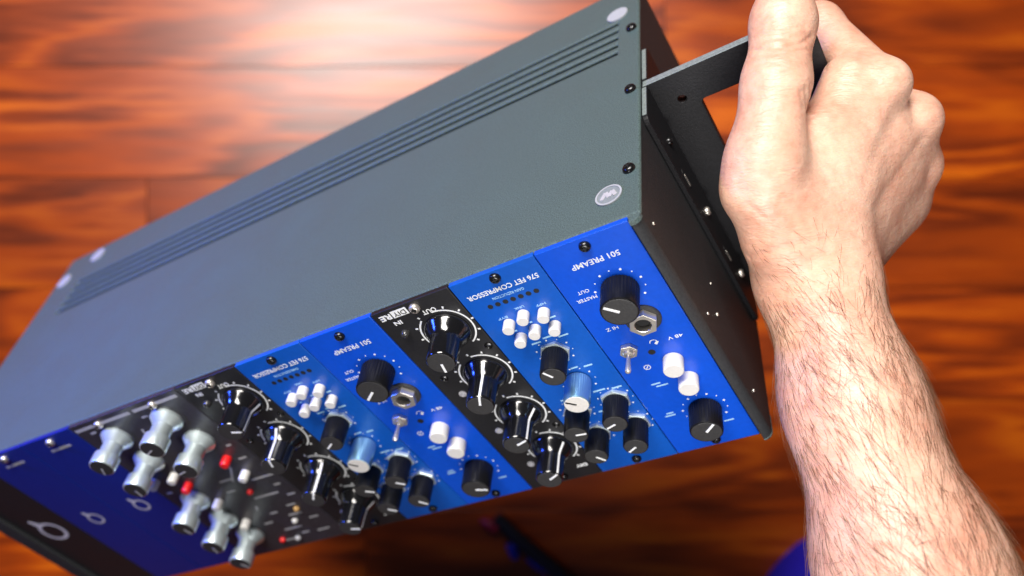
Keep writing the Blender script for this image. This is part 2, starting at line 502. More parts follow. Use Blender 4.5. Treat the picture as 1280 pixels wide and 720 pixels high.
# ear bracket: two angle plates back to back, with a hand hole
def ear(y0, y1, fl_y0, fl_y1, ztop):
    bm = bmesh.new()
    XO, ZB = 75.0, -130.5
    outer = rrect(XR + 0.1, XO, ZB, ztop, 9.0, 6, (0, 1, 1, 0))
    inner = rrect(24.4, 57.5, -113, -19.0, 2.0, 4)
    def loopverts(loop, y): return [bm.verts.new((q[0] * MM, y * MM, q[1] * MM)) for q in loop]
    def hole(cx, cz, r, n=14): return [(cx + r * math.cos(2 * PI * i / n), cz + r * math.sin(2 * PI * i / n)) for i in range(n)]
    holes = [inner, hole(17.6, -15.2, 1.9), hole(17.6, -118, 1.9)]
    front = []; back = []
    for y, store in ((y0, front), (y1, back)):
        es = []
        for lp in [outer] + holes:
            vs = loopverts(lp, y); store.append(vs)
            es += [bm.edges.new((vs[i], vs[(i + 1) % len(vs)])) for i in range(len(vs))]
        bmesh.ops.triangle_fill(bm, use_beauty=True, edges=es)
    for a, b in zip(front, back):
        n = len(a)
        for i in range(n):
            bm.faces.new((a[i], a[(i + 1) % n], b[(i + 1) % n], b[i]))
    bmesh.ops.recalc_face_normals(bm, faces=bm.faces)
    me = bpy.data.meshes.new('ear_plate'); bm.to_mesh(me); bm.free()
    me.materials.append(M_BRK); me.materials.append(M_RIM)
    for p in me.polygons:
        if abs(p.normal.y) < 0.5 and p.center.z > -0.012: p.material_index = 1  # only the top edge faces get the painted light line
    o = bpy.data.objects.new('ear_plate', me); COL.objects.link(o); o.parent = rack
    b = o.modifiers.new('bevel', 'BEVEL'); b.width = 0.6 * MM; b.segments = 2; b.limit_method = 'ANGLE'; b.angle_limit = math.radians(50)
    MB().prism(rrect(fl_y0, fl_y1, ZB, ztop, 3, 4), 'x', XR - 0.2, XR + 2.2).build('ear_flange', M_BRK, o, bevel=0.5)
    MB().prism([(fl_y0 + 3, ztop + 0.01), (fl_y1 - 3, ztop + 0.01), (fl_y1 - 3, ztop + 0.25), (fl_y0 + 3, ztop + 0.25)], 'x', XR + 0.1, XR + 1.9).build('flange_edge', M_RIM, o)  # thin strip added to carry the painted light line along the flange
    return o
e1 = ear(85.0, 87.2, 60.0, 86.6, -2.4)
e2 = ear(87.5, 89.7, 88.1, 119.0, -2.6)
for (y, z) in ((72, -24), (72, -66), (72, -108)):
    screw('ear_screw', e1, XR + 2.2, y, z, 2.0, '+x', M_STEEL if z < -30 else M_SCREW)
for z in (-42, -90):
    MB().prism(rrect(66.4, 69.2, z - 5, z + 5, 1.3), 'x', XR + 2.1, XR + 2.45).build('slot', M_HOLE, e1)
    MB().prism(rrect(66.9, 68.3, z - 4.4, z + 2.5, 0.6), 'x', XR + 2.3, XR + 2.6).build('slot_edge', M_STEEL, e1)
for (y, z, r) in ((5.4, -11.6, 0.7), (15.9, -74.6, 0.9), (6.0, -63, 0.7), (5.5, -113.9, 0.8), (30, -70, 0.5)):
    screw('end_screw', rack, XR - 0.3, y, z, r, '+x', M_STEEL)

# ------------------------------------------------------------------ lettering
DG = None
def lettering(parent, txt, x, z, size, mat, width=None, name='lettering', align='CENTER', y=PF, squash=1.0, bold=0.0, rot=0.0):
    """print on the panel, upside down as the rack is held"""
    cu = bpy.data.curves.new(name, 'FONT')
    cu.body = txt; cu.size = size * MM; cu.align_x = align; cu.align_y = 'CENTER'
    cu.extrude = 0.03 * MM; cu.offset = bold * MM
    cu.resolution_u = 3
    t = bpy.data.objects.new('t', cu); COL.objects.link(t)
    bpy.context.view_layer.update()
    me = bpy.data.meshes.new_from_object(t.evaluated_get(bpy.context.evaluated_depsgraph_get()))
    bpy.data.objects.remove(t, do_unlink=True)
    if width:
        xs = [v.co.x for v in me.vertices]; w = (max(xs) - min(xs)) / MM
        for v in me.vertices: v.co.x *= width / w
    for v in me.vertices: v.co.y *= squash
    me.name = name; me.materials.append(mat)
    o = bpy.data.objects.new(name, me); COL.objects.link(o); o.parent = parent
    X = Vector((-1, 0, 0)); Y = Vector((0, 0, -1)); Z = X.cross(Y)
    R3 = Matrix((X, Y, Z)).transposed() @ Matrix.Rotation(rot, 3, 'Z')
    o.matrix_local = Matrix.Translation((x * MM, (y - 0.04) * MM, z * MM)) @ R3.to_4x4()
    return o

def dots(m, cx, cz, r, a0, a1, n, size, y=PF):
    for i in range(n):
        a = math.radians(a0 + (a1 - a0) * i / (n - 1))
        s = size * (1 if i % 2 == 0 else 0.6)
        x, z = cx + r * math.cos(a), cz + r * math.sin(a)
        m.prism([(x + s * math.cos(2 * PI * k / 8), z + s * math.sin(2 * PI * k / 8)) for k in range(8)], 'y', y + 0.02, y - 0.06)
def arc(m, cx, cz, r, w, a0, a1, y=PF, n=40):
    pts = [math.radians(a0 + (a1 - a0) * i / n) for i in range(n + 1)]
    lo = [(cx + (r + w / 2) * math.cos(a), cz + (r + w / 2) * math.sin(a)) for a in pts] + [(cx + (r - w / 2) * math.cos(a), cz + (r - w / 2) * math.sin(a)) for a in reversed(pts)]
    vs = []; fs = []
    for i, a in enumerate(pts):
        for rr in (r - w / 2, r + w / 2): vs.append((cx + rr * math.cos(a), y - 0.06, cz + rr * math.sin(a)))
    for i in range(n): fs.append((2 * i, 2 * i + 1, 2 * i + 3, 2 * i + 2))
    m.add(vs, fs)
def dash(m, x, z, l, h, ang=0.0, y=PF):
    c, s = math.cos(ang), math.sin(ang)
    m.prism([(x + a * c - b * s, z + a * s + b * c) for a, b in ((-l / 2, -h / 2), (l / 2, -h / 2), (l / 2, h / 2), (-l / 2, h / 2))], 'y', y + 0.02, y - 0.06)

# ------------------------------------------------------------------ knob prototypes (built on first use, then copied)
def pointer_bar(r0, r1, w, h, mat, parent, side=None):
    m = MB().box(r0, r1, -h - 0.12, -h + 0.2, -w / 2, w / 2)
    if side:       # stripe that runs on down the side along (r, h) points
        for (ra, ha), (rb, hb) in zip(side[:-1], side[1:]):
            vs = []
            for (r, hh) in ((ra, ha), (rb, hb)):
                for z in (-w / 2, w / 2):
                    vs.append((r + 0.10, -hh, z))
            m.add(vs, [(0, 1, 3, 2)])
    return m.build('pointer', mat, parent)

def knob_plain(parent, r, h, body=M_KNOB, cap=M_CAP, ptr=M_INK, collar=False, n=72):
    prof = [(r, 0.4), (r, h - 0.8), (r * 0.97, h - 0.25), (r * 0.93, h)]
    o = MB().lathe(prof, n, flute=0.035, fl_from=(0, 1), smooth=True).build('knob', body, parent)
    MB().lathe([(r * 0.90, h - 0.1), (r * 0.90, h + 0.05), (r * 0.86, h + 0.12)], 40).build('cap', cap, o)
    pointer_bar(0.0, r * 0.84, r * 0.15, h + 0.12, ptr, o)
    if collar:
        MB().lathe([(r * 1.22, 0.0), (r * 1.22, 1.3), (r * 1.12, 1.7), (r * 0.9, 1.7)], 6, cap=False, smooth=False).build('collar_nut', M_RING, o)
    return o

def knob_flared(parent):
    prof = [(9.7, 0), (9.7, 1.2), (9.3, 1.9), (7.9, 4.2), (6.8, 5.9), (6.3, 7.4), (6.1, 16.6), (5.95, 17.4), (5.6, 17.8)]
    o = MB().lathe(prof, 64).build('knob', M_SKIRT, parent)
    MB().lathe([(5.5, 17.6), (5.5, 17.9), (5.3, 17.95)], 48).build('cap', M_CAP, o)
    pointer_bar(0.6, 5.4, 1.0, 17.95, M_INK, o, side=[(5.5, 17.9), (6.1, 16.6), (6.3, 7.4), (6.8, 5.9), (7.9, 4.2), (9.1, 2.2)])
    return o

def knob_turned(parent):
    prof = [(8.0, 0), (8.0, 1.2), (5.3, 4.6), (4.9, 5.0), (4.8, 11.0), (4.8, 11.2), (6.0, 11.3), (6.3, 11.6), (6.3, 17.3), (6.0, 17.9), (5.6, 18.1)]
    o = MB().lathe(prof, 48, flute=0.02, fl_from=(7, 8)).build('knob', M_SILV, parent)
    MB().lathe([(5.5, 17.6), (5.5, 18.15), (5.2, 18.2)], 40).build('cap', M_CAP, o)
    pointer_bar(0.5, 5.2, 0.8, 18.2, M_INKG, o)
    return o

def button(parent, r, h, mat=M_WHITE, name='button'):
    return MB().lathe([(r, 0), (r, h - 0.5), (r * 0.95, h - 0.15), (r * 0.86, h)], 28).build(name, mat, parent)

P = {}
def use(key, maker, parent, x, z, ang=0.0):
    """first use builds the part, later uses copy it with its own sub-parts"""
    if key not in P:
        P[key] = o = maker(parent)
        o.location = (x * MM, PF * MM, z * MM); o.rotation_euler = (0, -math.radians(ang), 0)
        return o
    return copy_part(P[key], parent, (x, PF, z), -math.radians(ang))

def panel(parent, mat, w=38.1):
    return MB().box(-w + 0.22, -0.22, PF, -0.15, -HT + 0.2, -0.4).build('panel', mat, parent, bevel=0.3)
def panel_screw(parent, x, z, mat=M_SCREW):
    key = 'ps' + mat.name
    if key not in P:
        P[key] = screw('panel_screw', parent, x, PF, z, 2.3, '-y', mat); return P[key]
    return copy_part(P[key], parent, (x, PF, z))

def hexnut(parent, x, z, rad, h, hole_r, mat, name='hex_nut', rot=0.2):
    m = MB(); vs = []; fs = []
    n = 6
    o_ = [(rad * math.cos(2 * PI * i / 6 + rot), rad * math.sin(2 * PI * i / 6 + rot)) for i in range(6)]
    k = 24
    inn = [(hole_r * math.cos(2 * PI * i / k + rot), hole_r * math.sin(2 * PI * i / k + rot)) for i in range(k)]
    for hh in (0, -h):
        vs += [(a, hh, b) for a, b in o_] + [(a, hh, b) for a, b in inn]
    T = 6 + k
    for i in range(6):
        j = (i + 1) % 6
        fs.append((i, j, T + j, T + i))
        q = [T + 6 + (i * 4 + s) % k for s in range(5)]
        fs.append(tuple([T + i, T + j] + q[::-1]))
    for i in range(k):
        j = (i + 1) % k
        fs.append((6 + i, 6 + j, T + 6 + j, T + 6 + i))
    m.add(vs, fs)
    return m.build(name, mat, parent, (x, PF - 0.1, z), bevel=0.25)

# ------------------------------------------------------------------ modules
def preamp(slot, label, a_master, a_gain, lever_dx):
    t = empty('preamp_module', slot_matrix(slot)); tag(t, label, 'audio module', 'blue preamp modules in the rack')
    panel(t, M_BLUE)
    panel_screw(t, -18.9, -4.4)
    lettering(t, '501 PREAMP', -18.6, -12.2, 3.6, M_INK, 19.5, bold=0.02)
    lettering(t, 'MASTER', -30.4, -28.6, 2.3, M_INK, 8.4); lettering(t, 'OUT', -30.0, -24.6, 2.3, M_INK, 4.8)
    lettering(t, 'HI Z', -28.9, -47.2, 2.4, M_INK, 5.0)
    lettering(t, '48 V', -8.6, -61.4, 2.5, M_INK, 6.2)
    m = MB(); dots(m, -16.6, -28.7, 9.6, -40, 220, 11, 0.5); dots(m, -14.9, -107.4, 9.4, -40, 220, 11, 0.5)
    tag(m.build('scale_dots', M_INK, t), kind='stuff')
    use('pk', lambda p: knob_plain(p, 7.35, 12.6), t, -16.6, -28.7, a_master)
    use('pg', lambda p: knob_plain(p, 7.0, 12.6), t, -14.9, -107.4, a_gain)
    # jack
    MB().lathe([(7.2, 0), (7.2, 0.9), (6.8, 1.2)], 36).build('jack_washer', M_CAP, t, (-15.6, PF, -46.8))
    hexnut(t, -15.6, -46.8, 5.9, 4.2, 3.3, M_STEEL, 'jack_nut', 0.1)
    MB().lathe([(3.25, 1.3), (3.2, 1.5)], 24).build('jack_hole', M_HOLE, t, (-15.6, PF, -46.8))
    # toggle
    hexnut(t, -28.3, -60.9, 3.9, 1.8, 1.9, M_STEEL, 'toggle_nut', 0.0)
    MB().lathe([(2.5, 0.4), (2.5, 2.6), (2.0, 3.2), (0.9, 3.3)], 20).build('toggle_bush', M_STEEL, t, (-28.3, PF, -60.9))
    lv = MB(); vs = []; fs = []; n = 12; path = [(0.8, 2.5), (0.85, 5), (1.05, 8.5), (1.25, 10.5), (1.1, 11.3), (0.5, 11.7)]
    for (r, h) in path:
        for i in range(n):
            a = 2 * PI * i / n
            vs.append((lever_dx * h * 0.2 + r * math.cos(a), -h, -0.05 * h + r * math.sin(a)))
    for k in range(len(path) - 1):
        for i in range(n): fs.append((k * n + i, k * n + (i + 1) % n, (k + 1) * n + (i + 1) % n, (k + 1) * n + i))
    fs.append(tuple((len(path) - 1) * n + i for i in range(n)))
    lv.add(vs, fs, True); lv.build('toggle_lever', M_STEEL, t, (-28.3, PF, -60.9))
    # pad and phase symbols
    m = MB(); arc(m, -26.1, -73.7, 1.3, 0.35, 0, 360); dash(m, -26.1, -73.7, 3.4, 0.3, 0.9)
    arc(m, -17.6, -61.1, 1.5, 0.35, 0, 180); dash(m, -16.6, -61.6, 2.0, 1.1, 0.8)
    tag(m.build('symbols', M_INK, t), kind='stuff')
    m = MB()
    for (x, z, l) in ((-27.2, -84.6, 4.0), (-25.2, -86.4, 5.2), (-29.7, -104.8, 3.2), (-30.2, -106.4, 4.6), (-8.6, -118.9, 4.4)): dash(m, x, z, l, 0.75)
    tag(m.build('small_print', M_INKD, t), kind='stuff')
    use('wb', lambda p: button(p, 4.2, 6.4), t, -14.7, -73.6); use('wb', None, t, -13.6, -86.4)
    MB().lathe([(1.5, 0), (1.5, 0.05)], 16).build('led_hole', M_HOLE, t, (-20.6, PF - 0.03, -66.0))
    panel_screw(t, -18.6, -129.0)
    return t

def compressor(slot, label, angs):
    t = empty('compressor_module', slot_matrix(slot)); tag(t, label, 'audio module', 'blue compressor modules in the rack')
    panel(t, M_BLUE2)
    panel_screw(t, -18.6, -3.9)
    lettering(t, '576 FET COMPRESSOR', -18.7, -9.4, 3.3, M_INK, 31.5, bold=0.03)
    lettering(t, 'GAIN REDUCTION', -18.5, -13.2, 1.9, M_INKD, 14)
    led = MB().lathe([(1.15, 0), (1.15, 0.05)], 16)
    first = led.build('led_hole', M_HOLE, t, (-7.8, PF - 0.03, -16.5))
    for i in range(1, 7): copy_part(first, t, (-7.8 - 3.45 * i, PF - 0.03, -16.5))
    for (x, z) in ((-26.4, -27.6), (-18.6, -25.4), (-10.6, -27.6), (-26.0, -36.3), (-18.4, -34.4), (-10.2, -35.8)):
        use('sb', lambda p: button(p, 2.45, 4.6), t, x, z)
    m = MB()
    for (x, z, s) in (('LINK', -18.4, -21.6), ('HPF', -9.8, -23.6), ('BYP', -27.2, -24.0)):
        lettering(t, x, z, s, 1.7, M_INKD, 4.2)
    for (x, z, l) in ((-9.0, -31.6, 2.6), (-18.3, -30.6, 1.2), (-26.3, -32.4, 1.2), (-22.4, -42.2, 4.2), (-16.4, -40.9, 4.6), (-10.2, -42.6, 4.4),
                      (-15.4, -61.8, 3.2), (-9.5, -62.8, 3.8), (-12.6, -79.0, 5.6), (-4.8, -80.0, 4.6), (-28.6, -78.8, 4.8), (-30, -95, 4.4), (-17.0, -99.0, 3.6), (-14.6, -112, 3.4), (-18.2, -92, 2.2)):
        dash(m, x, z, l, 0.8)
    tag(m.build('small_print', M_INKD, t), kind='stuff')
    m = MB()
    KN = ((-18.0, -50.1), (-17.7, -69.6), (-8.7, -87.0), (-7.6, -104.6), (-27.3, -87.4), (-26.4, -104.6))
    for (x, z) in KN: dots(m, x, z, 7.6, -40, 220, 9, 0.42)
    tag(m.build('scale_dots', M_INK, t), kind='stuff')
    for i, (x, z) in enumerate(KN):
        if i == 1: use('ck_s', lambda p: knob_plain(p, 5.6, 13.0, M_ALU, M_ALUCAP, M_HOLE), t, x, z, angs[i])
        else: use('ck', lambda p: knob_plain(p, 5.5, 13.4, collar=True), t, x, z, angs[i])
    panel_screw(t, -18.6, -129.0)
    return t

def colour(slot, label, angs):
    t = empty('colour_module', slot_matrix(slot)); tag(t, label, 'audio module', 'black colour modules in the rack')
    panel(t, M_BLK)
    panel_screw(t, -18.4, -4.2, M_STEEL)
    MB().prism([(-29.4, -5.7), (-21.9, -5.7), (-21.9, -2.0), (-29.4, -2.0)], 'y', PF, PF - 0.05).build('logo_box', M_INK, t)
    lettering(t, 'DIY', -25.6, -3.9, 3.4, M_HOLE, 6.0, name='logo_lettering', y=PF - 0.05, bold=0.04)
    lettering(t, 'RE', -32.6, -3.9, 3.9, M_INK, 5.4, name='logo_lettering', bold=0.12)
    lettering(t, 'OUT', -14.0, -8.0, 3.2, M_INK, 6.4, bold=0.06)
    lettering(t, 'IN', -29.6, -8.4, 3.0, M_INK, 3.6, bold=0.06)
    KN = ((-13.2, -20.6), (-13.2, -49.6), (-13.2, -78.8), (-12.6, -106.8))
    m = MB()
    for i, (x, z) in enumerate(KN):
        arc(m, x, z, 11.4, 0.7, -60, 92); arc(m, x, z, 11.4, 0.7, 128, 215)
        for k in range(10):
            a = math.radians(-50 + 29 * k)
            if i or k != 5: dash(m, x + 12.9 * math.cos(a), z + 12.9 * math.sin(a), 1.1, 0.75, a)
    tag(m.build('scale_arcs', M_INK, t), kind='stuff')
    for i, (x, z) in enumerate(KN): use('fk', knob_flared, t, x, z, angs[i])
    MB().lathe([(1.9, 0), (1.9, 1.0), (1.4, 1.8), (0.6, 2.1)], 20).build('led_lens', M_LED, t, (-30.3, PF, -14.6))
    for k, (x, z) in enumerate(((-31.6, -45.2), (-29.8, -57.2), (-2.9, -35.2), (-28.8, -86.2), (-28.2, -114.4), (-2.6, -92.4))):
        MB().lathe([(1.75, 0), (1.75, 0.5), (1.2, 0.75), (1.0, 0.7), (0.8, 0.2)], 20).build('trim_socket', M_INKG if k in (1, 3, 4) else M_SCREW, t, (x, PF, z))
    lettering(t, 'DIY', -6.4, -124.4, 2.6, M_INK, 6.0, name='logo_lettering', bold=0.15)
    panel_screw(t, -18.6, -129.0)
    return t

def equaliser(slot, label):
    t = empty('equaliser_module', slot_matrix(slot)); tag(t, label, 'audio module')
    panel(t, M_EQP, 76.2)
    m = MB()
    for (x, l) in ((-10, 15), (-26, 13), (-46, 22), (-68, 13)): dash(m, x, -4.4, l, 1.9)
    for (x, z, l, a) in ((-30, -9.8, 4, 0), (-66, -8.5, 4, 0), (-24, -64, 13, 0.9), (-31, -67, 9, 0), (-10, -72, 15, 0), (-20, -86, 17, 0), (-7, -80, 4, 0), (-13, -98, 6, 0), (-17, -106, 9, 0), (-28, -117, 12, 0), (-40, -126, 10, 0), (-8, -55, 5, 0), (-38, -54, 5, 0), (-40, -18, 3, 1.2), (-37, -30, 4, 0), (-33, -44, 6, 0.6), (-7, -44, 3, 0), (-36, -76, 6, 0), (-6, -90, 5, 0), (-9, -112, 6, 0), (-24, -123, 5, 0), (-12, -124, 8, 0), (-34, -94, 4, 1.0), (-38, -108, 6, 0), (-71, -28, 4, 0), (-70, -64, 4, 0), (-28, -101, 5, 0)):
        dash(m, x, z, l, 1.2, a)
    tag(m.build('panel_print', M_INKG, t), kind='stuff')
    for (x, z) in ((-18.9, -4.6), (-57.5, -4.6)): panel_screw(t, x, z, M_STEEL)
    m = MB()
    KN = ((-57.2, -16.4, -120), (-20.6, -15.6, 200), (-56.4, -37.1, -95), (-18.0, -34.9, 190), (-60.2, -74.0, -80), (-59.0, -94.4, -100), (-56.6, -113.4, -60))
    for (x, z, a) in KN: arc(m, x, z, 10.2, 0.5, -50, 230)
    tag(m.build('scale_arcs', M_CAP, t), kind='stuff')
    for (x, z, a) in KN: use('tk', knob_turned, t, x, z, a)
    for (x, z, mat) in ((-15.5, -52.0, M_RED), (-53.1, -62.0, M_RED), (-15.4, -65.5, M_WHITE), (-53.8, -52.4, M_WHITE), (-68.7, -52.6, M_INKG), (-49.0, -80.5, M_WHITE), (-48.6, -101.8, M_WHITE)):
        MB().lathe([(2.5, 0), (2.5, 4.4), (2.2, 5.0), (1.6, 5.3)], 24).build('button', mat, t, (x, PF, z))
    for (x, z, mat) in ((-25.5, -79.8, M_RED), (-21.5, -111.2, M_WHITE), (-12.4, -102, M_GOLD), (-42, -124.4, M_RED), (-34, -20, M_INKG), (-32, -126, M_INKG)):
        MB().lathe([(1.7, 0), (1.7, 0.8), (1.2, 1.6), (0.5, 1.9)], 20).build('indicator_lamp', mat, t, (x, PF, z))
    return t

def blank(slot, label, mat, s, group=None):
    t = empty('blank_panel', slot_matrix(slot)); tag(t, label, 'blank panel', group)
    panel(t, mat)
    panel_screw(t, -18.6, -4.6, M_STEEL)
    m = MB(); cx, cz = -18.8, -66.5
    arc(m, cx, cz, 4.4 * s, 1.3 * s, 0, 360)
    # tail of the ring mark
    pt = lambda a, q: (cx + q * s * math.cos(math.radians(a)), cz + q * s * math.sin(math.radians(a)))
    m.prism([pt(98, 4.6), pt(132, 4.6), pt(119, 8.4), pt(114, 8.4)], 'y', PF + 0.02, PF - 0.08)
    m.build('ring_mark', M_INKQ, t)
    m = MB(); dash(m, -17.6, -10.6, 15, 1.6); tag(m.build('panel_print', M_INKG, t), kind='stuff')
    return t

preamp(0, 'blue preamp module at the end of the rack beside the gripped bracket', 136, 41, -0.25)
compressor(1, 'blue compressor module next to the end preamp, with crisp white lettering', (121, 140, -162, -151, -7, -55))
colour(2, 'black four-knob module between two blue modules, its DIYRE logo sharp', (-102, 62, 16, 26))
preamp(3, 'blue preamp module between a black module and a blue compressor', -145, -22, -0.35)
compressor(4, 'blue compressor module next to the inner preamp and a black module', (-150, 135, -40, -50, -30, -40))
colour(5, 'black four-knob module beside the silver-knobbed equaliser', (-20, 70, 50, -20))
equaliser(6, 'double-width charcoal equaliser module with silver turned knobs and red buttons')
blank(8, 'navy blank panel with white ring mark beside the silver-knobbed equaliser', M_NAVY, 1.0)
blank(9, 'navy blank panel with white ring mark beside the black blank', M_NAVY, 1.0)
blank(10, 'black blank panel with a large white ring mark', M_BLK, 1.75)

# ------------------------------------------------------------------ forearm and hand (distance field -> one continuous mesh)
# joints in millimetres, measured from the point at floor level under the lens; z is height
A = {
 'el': (181.7, -229.1, 715.0),
 'f3': (166.8, -174.4, 698.0),
 'f2': (146.0, -103.4, 682.0),
 'f1': (130.8, -43.2, 666.0),
 'wr': (120.8, 6.4, 654.0),
 'wr2': (133.8, 5.0, 638.0),
 'c2': (114.1, 23.8, 657.0), 'c3': (122.9, 22.0, 650.0), 'c4': (131.7, 19.3, 640.0), 'c5': (138.8, 17.1, 630.0),
 'm2': (146.6, 79.7, 655.0), 'm3': (166.7, 69.4, 639.0), 'm4': (175.1, 53.6, 621.0), 'm5': (178.8, 39.4, 605.0),
 'p2': (131.1, 112.1, 629.6), 'd2': (113.0, 100.9, 631.6), 't2': (113.3, 85.3, 637.6),
 'p3': (154.3, 96.1, 610.5), 'd3': (132.6, 83.4, 609.1), 't3': (131.0, 67.1, 619.6),
 'p4': (165.2, 79.5, 593.2), 'd4': (146.0, 67.8, 593.1), 't4': (143.9, 52.1, 604.2),
 'p5': (171.2, 60.4, 585.3), 'd5': (157.7, 53.9, 584.2), 't5': (154.6, 41.3, 592.5),
 'tc': (104.3, 21.6, 666.0), 'tm': (94.6, 47.9, 676.0), 'tm2': (94.5, 37.9, 672.0), 'ti': (99.4, 76.8, 674.0), 'tt': (104.3, 102.1, 667.0), 'te': (106.5, 116.5, 661.0),
 'w0': (133.9, 83.1, 654.0), 'w00': (129.0, 64.2, 656.0), 'h1': (149.3, 20.7, 626.0), 'h2': (172.2, 35.3, 610.0), 'w1': (116.8, 59.9, 662.0), 'w2': (124.3, 46.2, 655.0), 'w3': (107.7, 39.0, 662.0), 'pa': (139.4, 42.5, 632.0), 'pb': (150.5, 57.5, 634.0),
 'k2': (148.5, 82.1, 658.0), 'k3': (167.2, 70.6, 643.0), 'k4': (176.6, 53.3, 623.0),
}
A = {k: np.array(v, float) for k, v in A.items()}
A['el'][0] += 0
VOX = 0.8

def smin(a, b, k):
    h = np.clip(0.5 + 0.5 * (b - a) / k, 0, 1)
    return b + (a - b) * h - k * h * (1 - h)

class Field:
    def __init__(s, lo, hi):
        s.lo = np.array(lo, float)
        s.n = np.ceil((np.array(hi) - s.lo) / VOX).astype(int) + 1
        s.d = np.full(s.n, 30.0, np.float32)
    def region(s, lo, hi):
        a = np.clip(np.floor((lo - s.lo) / VOX).astype(int), 0, s.n - 1); b = np.clip(np.ceil((hi - s.lo) / VOX).astype(int) + 1, 1, s.n)
        ax = [s.lo[i] + VOX * np.arange(a[i], b[i], dtype=np.float32) for i in range(3)]
        sl = tuple(slice(a[i], b[i]) for i in range(3))
        return sl, ax[0][:, None, None].astype(np.float32), ax[1][None, :, None].astype(np.float32), ax[2][None, None, :].astype(np.float32)
    def cap(s, a, b, ra, rb, k=6.0, sub=False, flat=None):
        """tapered capsule; flat=(direction, factor) thickens distance along a direction to give an oval section"""
        mg = max(ra, rb) * (1.4 if flat else 1.0) + k + 6
        lo = np.minimum(a, b) - mg; hi = np.maximum(a, b) + mg
        sl, X, Y, Z = s.region(lo, hi)
        ab = b - a; L2 = float(ab @ ab) + 1e-9
        px, py, pz = X - a[0], Y - a[1], Z - a[2]
        t = np.clip((px * ab[0] + py * ab[1] + pz * ab[2]) / L2, 0, 1)
        qx, qy, qz = px - t * ab[0], py - t * ab[1], pz - t * ab[2]
        if flat:
            f = np.array(flat[0], float); f /= np.linalg.norm(f)
            c = (qx * f[0] + qy * f[1] + qz * f[2]) * (1.0 / flat[1] - 1.0)
            qx, qy, qz = qx + c * f[0], qy + c * f[1], qz + c * f[2]
        d = np.sqrt(qx * qx + qy * qy + qz * qz) - (ra + (rb - ra) * t)
        if sub: s.d[sl] = -smin(-s.d[sl], d, k)
        else: s.d[sl] = smin(s.d[sl], d, k)
    def chain(s, pts, rad, k):
        for a, b, ra, rb in zip(pts[:-1], pts[1:], rad[:-1], rad[1:]): s.cap(a, b, ra, rb, k)
    def sub_field(s, pts, mg):
        """aligned smaller field round some points"""
        a = np.clip(np.floor((np.min(pts, 0) - mg - s.lo) / VOX).astype(int), 0, s.n - 2)
        b = np.clip(np.ceil((np.max(pts, 0) + mg - s.lo) / VOX).astype(int), 2, s.n)
        g = Field.__new__(Field)
        g.off = a; g.lo = s.lo + VOX * a; g.n = b - a; g.d = np.full(g.n, 30.0, np.float32)
        return g
    def merge(s, o, k):
        sl = tuple(slice(o.off[i], o.off[i] + o.n[i]) for i in range(3))
        s.d[sl] = smin(s.d[sl], o.d, k)
    def mesh(s):
        d = s.d
        n = np.array(d.shape)
        ins = d < 0
        # cells with a sign change
        c = np.zeros(n - 1, np.int8)
        for i in (0, 1):
            for j in (0, 1):
                for k in (0, 1):
                    c += ins[i:n[0] - 1 + i, j:n[1] - 1 + j, k:n[2] - 1 + k]
        cells = np.argwhere((c > 0) & (c < 8))
        idx = np.full(n - 1, -1, np.int64); idx[tuple(cells.T)] = np.arange(len(cells))
        acc = np.zeros((len(cells), 3)); cnt = np.zeros(len(cells))
        corner = [(i, j, k) for i in (0, 1) for j in (0, 1) for k in (0, 1)]
        for p in corner:
            for ax in range(3):
                if p[ax]: continue
                q = list(p); q[ax] = 1
                va = d[tuple((cells + p).T)]; vb = d[tuple((cells + q).T)]
                m = (va < 0) != (vb < 0)
                t = np.where(m, va / np.where(m, va - vb, 1), 0)
                w = np.tile(np.array(p, float), (len(cells), 1)); w[:, ax] = t
                acc[m] += w[m]; cnt[m] += 1
        V = s.lo + VOX * (cells + acc / cnt[:, None])
        F = []
        for ax in range(3):
            o1, o2 = (ax + 1) % 3, (ax + 2) % 3
            sa = [slice(1, n[i] - 1) for i in range(3)]; sa[ax] = slice(0, n[ax] - 1)
            sb = list(sa); sb[ax] = slice(1, n[ax])
            A_, B_ = ins[tuple(sa)], ins[tuple(sb)]
            e = np.argwhere(A_ != B_); base = e + np.array([sl.start for sl in sa])
            fl = A_[tuple(e.T)]
            e1 = np.zeros(3, int); e1[o1] = 1; e2 = np.zeros(3, int); e2[o2] = 1
            q = np.stack([idx[tuple((base - e1 - e2).T)], idx[tuple((base - e2).T)], idx[tuple(base.T)], idx[tuple((base - e1).T)]], 1)
            q[~fl] = q[~fl][:, ::-1]
            F.append(q)
        return V, np.concatenate(F)

allp = np.stack(list(A.values()))
lo = allp.min(0) - 52; hi = allp.max(0) + 52
lo[0] = allp[:, 0].min() - 30; hi[1] = allp[:, 1].max() + 22; lo[2] = allp[:, 2].min() - 22
Fd = Field(lo, hi)
arm_dir = A['f2'] - A['wr']; arm_dir /= np.linalg.norm(arm_dir)
view_side = np.cross(arm_dir, np.array([0, 0, 1.0])); view_side /= np.linalg.norm(view_side)
# forearm
Fd.cap(A['f3'], A['el'], 40, 45, 14)
Fd.cap(A['f2'], A['f3'], 31.6, 39, 14)
Fd.cap(A['f1'], A['f2'], 23.8, 31.6, 14)
Fd.cap(A['wr'], A['f1'], 21.0, 24.2, 14)
